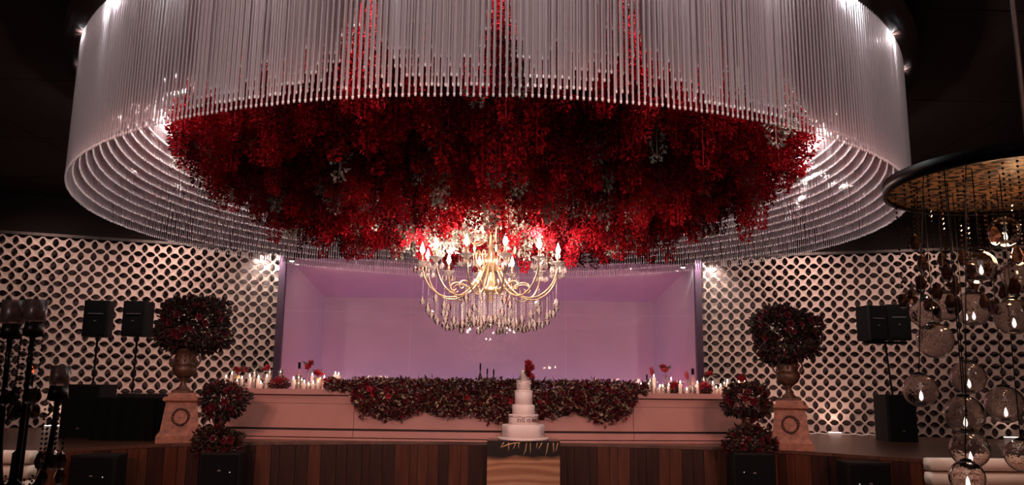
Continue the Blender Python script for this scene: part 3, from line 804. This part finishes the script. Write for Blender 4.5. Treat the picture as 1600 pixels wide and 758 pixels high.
LABG = {'l': 'lit candle in clear glass sleeve on the counter end toward the draped table', 'r': 'lit candle in clear glass sleeve on the counter end toward the bare deck'}
def onC(px, dy):
    x = atY(px, 605, TY0+dy).x; return atY(px, 605, ty(x)+dy).x, ty(x)+dy
cand_l = [(352, .25, 15, 0), (361, .35, 20, 0), (370, .12, 10, 1), (377, .3, 14, 0), (389, .05, 17, 0), (396, .4, 22, 1), (403, .28, 15, 0), (407, .06, 7, 0), (416, .05, 17, 0), (420, .3, 24, 1), (437, .5, 24, 1), (458, .05, 14, 0), (466, .3, 16, 1), (475, .06, 9, 0), (482, .16, 6, 1), (489, .07, 8, 0), (497, .10, 10, 0), (487, .42, 20, 0), (506, .35, 16, 0), (523, .45, 22, 0), (528, .45, 21, 0), (471, .4, 12, 1)]
cand_r = [(1002, .06, 12, 0), (1014, .3, 12, 1), (1022, .40, 24, 0), (1031, .2, 9, 0), (1036, .06, 9, 1), (1045, .25, 11, 0), (1054, .3, 10, 1), (1063, .07, 15, 0), (1073, .06, 5, 0), (1090, .05, 15, 0), (1100, .40, 20, 1), (1114, .06, 15, 0), (1119, .15, 8, 0), (1126, .08, 11, 0), (1132, .35, 15, 1), (1137, .15, 18, 0), (1146, .2, 14, 1), (1155, .3, 17, 0), (1164, .35, 16, 0), (1016, .5, 17, 1), (1049, .5, 20, 0)]
random.seed(5)
for side, lst in (('l', cand_l), ('r', cand_r)):
    for px, dy, hp, gls in lst:
        x, y = onC(px, dy); h = hp*y/1250
        candle(x, y, TZ, random.choice((.027, .031, .034)), max(.045, h), adj(hp)+(LABG if gls else LAB)[side], adj(hp)+(GL if side == 'l' else GR)+(' in glass' if gls else ''), bool(gls))
for px, dy in ((400, -.05), (470, -.05), (505, .2), (1030, -.05), (1080, -.05), (1125, -.02)):
    x, y = onC(px, dy); light('candle_glow', 'POINT', (x, y+.12, TZ+.24), 1.6, (1, .70, .48), size=.06)
def bottle(px, dy, hpx, label, m='bottle', slim=1.0, group=None):
    x, y = onC(px, dy); h = hpx*y/1250; t = thing('bottle', label, 'bottle', (x, y, TZ), group=group); r = .062*slim
    MB().lathe([(.0, .0), (r, .0), (r, h*.42), (r*.85, h*.52), (r*.32, h*.64), (r*.28, h*.78)], 16).build('glass_body', M[m], t, True)
    MB().lathe([(r*.34, h*.76), (r*.36, h*.80), (r*.36, h), (0, h)], 12).build('capsule', M['cloth'], t, True)
    MB().lathe([(r*1.01, h*.12), (r*1.01, h*.34)], 16).build('paper_label', M['wax'], t, True)
bottle(466, .45, 40, 'pink glass bottle with black neck beside a single red flower vase')
bottle(1083, .45, 38, 'pale round-shouldered bottle with dark neck beside dark plum post', slim=1.15)
for px, hp, lb in ((1011, 28, 'slim dark bottle beside the garland end toward the bare deck'), (750, 42, 'dark green bottle standing tallest behind the garland'), (761, 34, 'short dark bottle right next to the tallest bottle behind garland'), (771, 33, 'dark bottle behind the garland nearest the cake')):
    bottle(px, .62, hp, lb, 'darkmetal', .62)
def vase(px, dy, hpx, label, style='slim', head='bloom'):
    x, y = onC(px, dy); h = hpx*y/1250; t = thing('flower_vase', label, 'vase', (x, y, TZ))
    hv = h*.68
    if style == 'slim': pr = [(.0, 0), (.04, 0), (.035, .01), (.016, .04), (.014, hv*.7), (.028, hv), (.024, hv), (.010, hv*.7)]
    else: pr = [(.0, 0), (.05, 0), (.062, hv*.35), (.045, hv*.8), (.05, hv), (.045, hv), (.04, hv*.8)]
    MB().lathe(pr, 14).build('vase_body', M['bottle' if style == 'slim' else 'gold'], t, True)
    MB().tube([(0, 0, .02), (0.004, 0, h*.9)], .004, 5).build('stem', M['stem'], t)
    if head == 'spike':
        b = MB(); 
        for k in range(5): b.leaf((0, 0, h*.55), (-.25+.12*k*random.uniform(-.4, .4), random.uniform(-.2, .2), 1), h*.55, .05)
        b.build('leaves', M['bloom'], t)
    else:
        for k in range(5):
            o = link('flower_head', bloom_me, t, (random.uniform(-.05, .05), random.uniform(-.05, .05), h*.9+random.uniform(-.03, .04))); o.rotation_euler = (random.uniform(-.9, 1.3), random.uniform(-.8, .8), 0); s = random.uniform(.9, 1.5); o.scale = (s, s, s)
        b = MB()
        for k in range(4): b.leaf((0, 0, h*.9), (random.choice((-1, 1))*random.uniform(.5, 1), -.2, random.uniform(.1, .8)), .14, .035)
        b.build('leaves', M['leafgreen'], t)
vase(480, .42, 40, 'slender pink vase with drooping dark red flower beside the pink bottle')
vase(1040, .42, 40, 'slender pink vase with spiky dark flower between candles by the bare deck')
vase(1022, .50, 38, 'slim pink vase holding one upright dark leaf spike', head='spike')
vase(1076, .40, 32, 'slim pink vase with leaning crimson leaf by the round bottle', head='spike')
vase(381, .40, 30, 'slim vase with dark red flower near the flower ball of the small urn')
vase(412, .45, 32, 'slim vase with wide red flower against the lattice next to plum post')
vase(1110, .50, 30, 'slim vase with faded red flower in front of lattice near the plum post')
vase(497, .35, 26, 'gold vase with two small red flowers beside the garland end', 'round')
vase(370, .30, 28, 'gold goblet vase with reddish flower near lattice', 'round')
vase(1160, .30, 28, 'gold vase with reddish flower behind the small flower ball', 'round')
def clump(px, dy, wpx, label, seed):
    x, y = onC(px, dy); t = thing('flower_posy', label, 'flowers', (x, y, TZ)); rx = wpx/2*y/1250
    tag(foliage_ball((0, 0, .085), rx, .15, .10, 330, M['leafmix'], .06, seed, .3).build('foliage', M['leafmix'], t), kind='stuff')
    random.seed(seed)
    for k in range(7):
        o = link('bloom', bloom_me, t, (random.uniform(-.8, .8)*rx, -.10+random.uniform(-.03, .03), .12+random.uniform(-.03, .05))); o.rotation_euler = (random.uniform(.5, 1.4), 0, random.uniform(-.5, .5))
clump(437, .12, 36, 'low posy of dark red flowers between candles by the plum post', 51)
clump(1101, .14, 26, 'low posy of dark red flowers beside the round-shouldered bottle', 53)
clump(519, .06, 26, 'small red posy at the garland end by the pink bottle', 54)
clump(1055, .30, 22, 'small crimson posy in front of the white cake stand', 55)
x, y = onC(1060, .72)
cs = thing('cake_stand', 'white pedestal dish behind the candles by the round-shouldered bottle', 'stand', (x, y, TZ))
MB().lathe([(.0, 0), (.08, 0), (.07, .015), (.02, .04), (.02, .17), (.05, .19)], 16).build('foot', M['white'], cs, True)
MB().lathe([(.0, .19), (.18, .192), (.19, .205), (.18, .212), (0, .208)], 24).build('dish', M['white'], cs, True)
random.seed(77)
for side, spots in (('l', (357, 366, 384, 393, 410, 427, 448, 461, 478, 493)), ('r', (1008, 1027, 1041, 1058, 1069, 1082, 1095, 1108, 1122, 1140, 1150))):
    for px in spots:
        x, y = onC(px, random.choice((.18, .22, .55))); h = random.uniform(.09, .15)
        t = thing('votive_glass', 'small clear stemless glass among candles toward the ' + ('draped table' if side == 'l' else 'bare deck'), 'glass', (x, y, TZ), group='glass votives on the counter end toward the ' + ('draped table' if side == 'l' else 'bare deck'))
        MB().lathe([(.0, 0), (.028, 0), (.036, h*.4), (.03, h), (.028, h), (.033, h*.4), (.024, .006), (0, .006)], 12).build('glass_bowl', M['clear'], t, True)
        MB().lathe([(.0, .008), (.022, .008), (.022, .03), (0, .03)], 10).build('tealight', M['wax'], t, True)

# ------------------------------------------------------------------ speakers, draped table
def pole_speaker(px0, px1, py0, py1, Y, base_z, label, rz=0):
    c = atY((px0+px1)/2, py1, Y); w_ = (px1-px0)/1250*Y; zt = atY((px0+px1)/2, py0, Y).z; h = zt-c.z
    t = speaker_box((c.x, Y, c.z), w_, w_*.9, h, label, 'speaker', 'speaker', rz=rz, badge_z=.42)
    MB().box(-w_*.3, w_*.3, -w_*.46-.02, -w_*.46+.01, h*.62, h*.645).build('horn_lip', M['badge'], t)
    return c.x, c.z
SY = 14.6
def tripod(x, y, z0, z1, label):
    t = thing('speaker_stand', label, 'stand', (x, y, z0))
    MB().tube([(0, 0, .10), (0, 0, z1-z0)], .020, 8).build('pole', M['black'], t, True)
    MB().lathe([(.03, 1.0), (.04, 1.02), (.04, 1.10), (.03, 1.12)], 10).build('collar', M['black'], t)
    for k in range(3):
        a = PI/2+2*PI*k/3; MB().tube([(0, 0, .75), (.38*math.cos(a), .38*math.sin(a), .012)], .012, 6).build('leg', M['black'], t)
x, z = pole_speaker(134, 171, 471, 527, SY, 0, 'black speaker on tripod pole farther from the large urn', .1)
tripod(x, SY, SZ, z-.002, 'black tripod stand under the speaker farther from the large urn')
x, z = pole_speaker(196, 233, 472, 526, SY, 0, 'black speaker on tripod pole next to the large urn flowers', -.08)
tripod(x, SY, SZ, z-.002, 'black tripod stand under the speaker next to the large urn flowers')
# draped table and black case
Y = 13.5
xa, xb = atY(150, 650, Y-.35).x, atY(238, 650, Y-.35).x; zt = atY(195, 622, Y-.35).z
t = thing('draped_table', 'small black cloth draped table beside the terracotta pedestal', 'table', ((xa+xb)/2, Y, SZ))
b = MB(); hw = (xb-xa)/2; pts_ = []; n_ = 64
for lvl, (zz, ex) in enumerate(((zt-SZ, 0), (zt-SZ-.02, .012), ((zt-SZ)*.5, .025), (.01, .05))):
    for k in range(n_):
        u = k/n_*4; sd = int(u); q = u-sd
        cx_, cy_ = [(-1+2*q, -1), (1, -1+2*q), (1-2*q, 1), (-1, 1-2*q)][sd]
        fold = (.018*math.sin(k*1.7)*lvl/3)
        pts_.append((cx_*(hw+ex+fold), cy_*(.36+ex+fold), zz))
b.add(pts_, [tuple(range(n_))]+[(l*n_+k, (l+1)*n_+k, (l+1)*n_+(k+1) % n_, l*n_+(k+1) % n_) for l in range(3) for k in range(n_)])
b.build('tablecloth', M['cloth'], t)
for sx in (-1, 1):
    for sy in (-1, 1): MB().box(sx*(hw-.06)-.02, sx*(hw-.06)+.02, sy*.3-.02, sy*.3+.02, 0, zt-SZ-.03).build('leg', M['darkmetal'], t)
dx_ = thing('dj_controller', 'flat black mixing controller on the small black draped table', 'controller', ((xa+xb)/2+.12, Y, zt+.002))
MB().box(-.34, .34, -.18, .18, 0, .06).build('body', M['black'], dx_)
for sx in (-1, 1): MB().lathe([(.10, .06), (.10, .07), (.02, .075), (0, .075)], 20, (sx*.2, .0, 0)).build('jog_wheel', M['darkmetal'], dx_)
for k in range(4): MB().box(-.06+.035*k, -.045+.035*k, -.12, -.10, .06, .08).build('fader', M['badge'], dx_)
x = atY(133, 650, 13.6).x; zt2 = atY(135, 601, 13.25).z
speaker_box((x, 13.75, SZ), .62, .7, zt2-SZ, 'tall black floor speaker cabinet beside the draped table', 'speaker', 'floor_speaker')
# right: twin speakers on one pole over a sub
SYR = 14.9
x1, z1 = pole_speaker(1345, 1381, 479, 533, SYR, 0, 'black speaker turned inward on the shared pole above tall cabinet', .25)
x2, z2 = pole_speaker(1385, 1420, 477, 532, SYR, 0, 'black speaker turned outward on the shared pole above tall cabinet', -.2)
xs_ = atY(1397, 650, SYR).x; zs_ = atY(1397, 617, SYR-.3).z
speaker_box((xs_, SYR, SZ), .55, .62, zs_-SZ, 'tall black floor cabinet carrying the twin speaker pole', 'speaker', 'floor_speaker', badge_z=.22)
t = thing('speaker_pole', 'black pole with crossbar carrying two speakers', 'stand', (xs_, SYR, zs_))
xm = (x1+x2)/2-xs_
MB().tube([(0, 0, 0), (xm, 0, z1-zs_-.05)], .02, 8).build('pole', M['black'], t)
MB().box(x1-xs_-.15, x2-xs_+.15, -.05, .05, min(z1, z2)-zs_-.05, min(z1, z2)-zs_-.002).build('crossbar', M['black'], t)
# uplights on the deck at the wall foot
for px, py, lab, e_ in ((1303, 677, 'small white bar uplight at lattice foot beside the tall cabinet', 26), (1228, 675, 'small white bar uplight at lattice foot behind the terracotta pedestal', 24), (1592, 686, 'small white bar uplight at lattice foot behind the hanging globes', 10), (72, 668, 'small bar uplight at lattice foot behind the candelabra', 14)):
    Xw = (px-763)/1250*16.3; p0 = RP0 if px > 700 else LP0
    Yw = WALLY - (abs(Xw)-abs(p0.x))*math.tan(WING)
    Xw = atY(px, py, Yw-.28).x; Yw = WALLY - (abs(Xw)-abs(p0.x))*math.tan(WING)-.30
    t = thing('bar_uplight', lab, 'uplight', (Xw, Yw, SZ), (-WING if px > 700 else WING))
    MB().box(-.13, .13, -.05, .05, 0, .05).build('housing', M['white'], t)
    MB().box(-.12, .12, -.035, .045, .0502, .058).build('lens', M['ulight'], t)
    sgn = 1 if px > 700 else -1
    light('uplight_beam', 'SPOT', (Xw, Yw, SZ+.08), e_, (1, .80, .70), (Xw+sgn*.08, Yw+.30, SZ+1.1), .04, 120, .9)
# cable along the wall foot
cp_ = []
for px in range(1236, 1376, 10):
    Xw = atY(px, 677, 16.6).x; Yw = WALLY-(Xw-RP0.x)*math.tan(WING)-.10; cp_.append((Xw, Yw, SZ+.014+.010*math.sin(px*.9)))
tag(MB().tube(cp_, .012, 6).build('power_cable', M['white'], None, True), 'thin white power cable running along the lattice foot', 'cable')

# ------------------------------------------------------------------ cream padded lounges in front of the stage
def lounge(x0, x1, y, ztop, label):
    t = thing('lounge_seat', label, 'seat', ((x0+x1)/2, y, 0)); hw = (x1-x0)/2
    def roll(z0, z1, dep, yo):
        n_ = 12; v = []; 
        for sx in (-hw, hw):
            for k in range(n_):
                a = 2*PI*k/n_; v.append((sx, yo+dep*math.copysign(abs(math.cos(a))**.6, math.cos(a)), (z0+z1)/2+(z1-z0)/2*math.copysign(abs(math.sin(a))**.6, math.sin(a))))
        return MB().add(v, [tuple(range(n_)), tuple(range(2*n_-1, n_-1, -1))]+[(k, n_+k, n_+(k+1) % n_, (k+1) % n_) for k in range(n_)])
    h = .15
    for k in range(3): roll(ztop-h*(k+1)+.006, ztop-h*k-.006, .10, 0).build('back_roll', M['cream'], t, True)
    roll(ztop-h*3-.18, ztop-h*3-.01, .34, .26).build('seat_cushion', M['cream'], t, True)
    MB().box(-hw+.02, hw-.02, -.06, .55, .06, ztop-h*3-.12).build('base', M['linen'], t)
    for sx in (-1, 1):
        for yy in (0, .48): MB().box(sx*(hw-.1)-.03, sx*(hw-.1)+.03, yy-.03, yy+.03, 0, .07).build('foot', M['darkmetal'], t)
YL = 8.9
lounge(atY(1450, 725, YL).x, atY(1450, 725, YL).x+2.2, YL, atY(1500, 716, YL-.1).z, 'cream padded lounge seat behind the hanging glass globes')
lounge(atY(52, 715, YL).x-2.0, atY(52, 715, YL).x, YL, atY(30, 704, YL-.1).z, 'cream padded lounge seat behind the dark candelabra')
light('lounge_lamp', 'SPOT', (6.2, 7.0, CEIL-.1), 90, (1, .80, .60), (6.3, 8.9, .7), .08, 40, .8)
light('lounge_lamp', 'SPOT', (-6.2, 7.0, CEIL-.1), 60, (1, .80, .60), (-6.1, 8.9, .7), .08, 36, .8)

def real_glass():
    m = mat('globe_glass', (.95, .88, .85), .0, bump=.22, bscale=16)
    b = m.node_tree.nodes['Principled BSDF']; b.inputs['Transmission Weight'].default_value = 1; b.inputs['IOR'].default_value = 1.42
    return m
M['globe'] = real_glass()
# ------------------------------------------------------------------ hanging globes, near right
DP = 3.7
dc = atY(1612, 288, DP); dz = atY(1612, 288, DP).z; drad = .66
hg = thing('globe_canopy', 'round bronze mosaic canopy disc with crystal strands above glass globes', 'canopy', (dc.x, DP, dz))
MB().lathe([(.0, .0), (drad-.02, .0), (drad-.02, .004), (0, .004)], 64).build('mosaic_underside', M['mosaic'], hg)
MB().lathe([(drad-.02, -.015), (drad, -.015), (drad, .05), (drad-.02, .05), (0, .055)], 64, cap=False).build('rim', M['darkmetal'], hg, True)
MB().tube([(0, 0, .05), (0, 0, CEIL-dz-.01)], .012, 6).build('suspension_rod', M['darkmetal'], hg)
random.seed(91)
bm1 = MB()
def strandm(L):
    b = MB(); beads(b, 0, 0, 0, -L, .008, .024); drop(b, 0, 0, -L, 1.3); return b.mesh('crystal_strand', M['dark_crystal'])
M['dark_crystal'] = glassy('dark_crystal', (.55, .40, .36), (.05, .022, .018), .35, .08, .06, .5, 1.4)
sms = [strandm(L) for L in (.25, .33, .42, .5)]
for k in range(3):
    light('tealight_glow', 'POINT', (dc.x-.36+.2*k, DP-.2+.2*k, dz-.34), 3.4, (1, .62, .34), size=.04)
for k in range(58):
    a = 2*PI*k/58*1.0; rr = random.choice((.60, .52, .40, .28))
    link('crystal_strand', random.choice(sms), hg, (rr*math.cos(a), rr*math.sin(a), -.002))
globes = [(1438, 610, 27, 1), (1513, 590, 27, 1), (1507, 648, 31, 1), (1570, 632, 30, 1), (1515, 702, 30, 1), (1511, 746, 27, 1), (1597, 712, 26, 0), (1461, 532, 29, 0), (1446, 490, 24, 0), (1532, 416, 25, 1), (1520, 482, 29, 1), (1583, 494, 30, 1), (1570, 362, 25, 1), (1478, 478, 24, 0), (1592, 430, 27, 0)]
labs = ['lowest-hung tealight globe on its own nearest the black cabinet', 'clear tealight globe at the top of the long column', 'clear tealight globe second in the long column', 'clear tealight globe hanging alone beside the column middle', 'clear tealight globe above the cream lounge in the column', 'clear tealight globe at the column bottom in front of the cream lounge', 'empty globe hanging low over the cream lounge', 'empty smoked globe hanging lowest beside the twin speakers', 'empty smoked globe next to the twin speakers', 'tealight globe hanging high just below the lattice top rail', 'tealight globe at mid height directly above the long column', 'tealight globe hanging at mid height far from the speakers', 'tealight globe hanging closest under the bronze disc', 'small empty globe between the twin speakers and the flame globes', 'empty globe hanging high behind the crystal strands']
gm = {}
for i, ((px, py, rp, lit), lb) in enumerate(zip(globes, labs)):
    Yg = DP + [-.12, .2, -.22, .2, .0, -.42, .12, .05, .3, -.25, .42, -.15, -.02, .35, .25][i]
    p = atY(px, py, Yg); r = rp/1250*Yg*.96
    t = thing('glass_globe', 'clear glass ' + lb if lb[0] == 'l' else lb, 'globe', p)
    prof = [(r*math.sin(a), -r*math.cos(a)) for a in np.linspace(.0, PI*.90, 18)]
    MB().lathe([(max(q, 1e-6), z) for q, z in prof] + [(max(q*.975, 1e-6), z*.975) for q, z in prof[::-1]], 28).build('globe', M['globe'], t, True)
    MB().lathe([(r*.30, r*.93), (r*.33, r*.95), (r*.33, r*1.03), (.004, r*1.12)], 16).build('cap', M['darkmetal'], t, True)
    # hangs from the disc's height by a cord that leans to a hook under the disc
    hx, hy = dc.x-p.x, DP-p.y; hd = math.hypot(hx, hy)
    k_ = min(1, .60/hd) if hd > .6 else 0
    tgt = (hx*(1-k_) if hd > .6 else 0, hy*(1-k_) if hd > .6 else 0, dz-p.z-.001)
    MB().tube([(0, 0, r*1.1), tgt], .0025, 5).build('cord', M['darkmetal'], t)
    if lit:
        MB().lathe([(.0, 0), (.022, 0), (.022, .016), (0, .016)], 14, (0, 0, -r*.88)).build('tealight', M['wax'], t, True)
        f = MB().lathe([(.0, 0), (.007, .008), (.009, .018), (.006, .034), (.0, .048)], 10, (0.002, 0, -r*.88+.018)).build('flame', M['dimflame'], t, True)
        if i in (10,):
            MB().lathe([(.0, 0), (.006, .008), (.007, .016), (.005, .03), (.0, .04)], 10, (-.03, .012, -r*.88+.016)).build('flame', M['dimflame'], t, True)
# ------------------------------------------------------------------ candelabra, near left, on its table
CY = 4.2
cb = atY(38, 600, CY)
tt = thing('banquet_table', 'round dark clothed banquet table under the candelabra', 'table', (cb.x-.15, CY, 0))
MB().lathe([(.0, .73), (.80, .73), (.815, .74), (.815, .755), (0, .757)], 40).build('tabletop', M['linen'], tt, True)
MB().lathe([(.817, .757), (.83, .72), (.86, .3), (.90, .03)], 60, flute=.02, nf=15).build('tablecloth', M['linen'], tt, True)
MB().lathe([(.3, 0), (.3, .03), (.05, .06), (.05, .73)], 16).build('pedestal', M['darkmetal'], tt, True)
ca = thing('candelabra', 'tall dark candelabra with three embossed glass cups and hanging crystals', 'candelabra', (cb.x, CY, .758))
MB().lathe([(.0, 0), (.16, 0), (.17, .015), (.10, .04), (.03, .09), (.022, .4), (.035, .43), (.02, .46), (.018, .62), (.0, .64)], 20).build('stem', M['darkmetal'], ca, True)
cups = [(21, 488, 34, 36), (56, 486, 31, 34), (94, 587, 27, 30)]
for px, py, wpx, hpx in cups:
    p = atY(px, py, CY); zt = p.z-.758; x = p.x-cb.x; wq = wpx/1250*CY*.5; hq = hpx/1250*CY
    MB().tube(bez([(0, 0, .50), (x*.5, 0, .40), (x, 0, .42), (x, 0, zt-hq*.5-.07)], 14), .014, 8).build('arm', M['darkmetal'], ca, True)
    c_ = MB().lathe([(.012, zt-hq*.5-.08), (.05, zt-hq*.5-.07), (.042, zt-hq*.5-.0), (.03, zt-hq*.5)], 14, (x, 0, 0)).build('cup_holder', M['darkmetal'], ca, True)
    MB().lathe([(.0, zt-hq*.5+.001), (wq*.9, zt-hq*.5+.001), (wq, zt-hq*.4), (wq, zt+hq*.5), (wq*.94, zt+hq*.5), (wq*.92, zt-hq*.4)], 24, (x, 0, 0), cap=False).build('glass_cup', M['cupglass'], ca, True)
    for k in range(7):
        a = 2*PI*k/7
        link('crystal_strand', sms[k % 2], ca, (x+.05*math.cos(a), .05*math.sin(a), zt-hq*.5-.07))
for k in range(16):
    a = 2*PI*k/16; link('crystal_strand', sms[(k*3) % 4], ca, (.07*math.cos(a)*1.6, .10*math.sin(a), .50-.02*(k % 3)))
p = atY(30, 576, CY)
rf = thing('ember_votive', 'tiny red glowing votive behind the dark candelabra stems', 'candle', (p.x, CY+.12, .758))
MB().lathe([(.0, 0), (.05, 0), (.012, .03), (.012, p.z-.758-.04), (.03, p.z-.758-.03)], 12).build('stand', M['darkmetal'], rf, True)
MB().lathe([(.0, 0), (.008, .008), (.009, .02), (.0, .045)], 8, (0, 0, p.z-.758-.028)).build('flame', M['redflame'], rf, True)
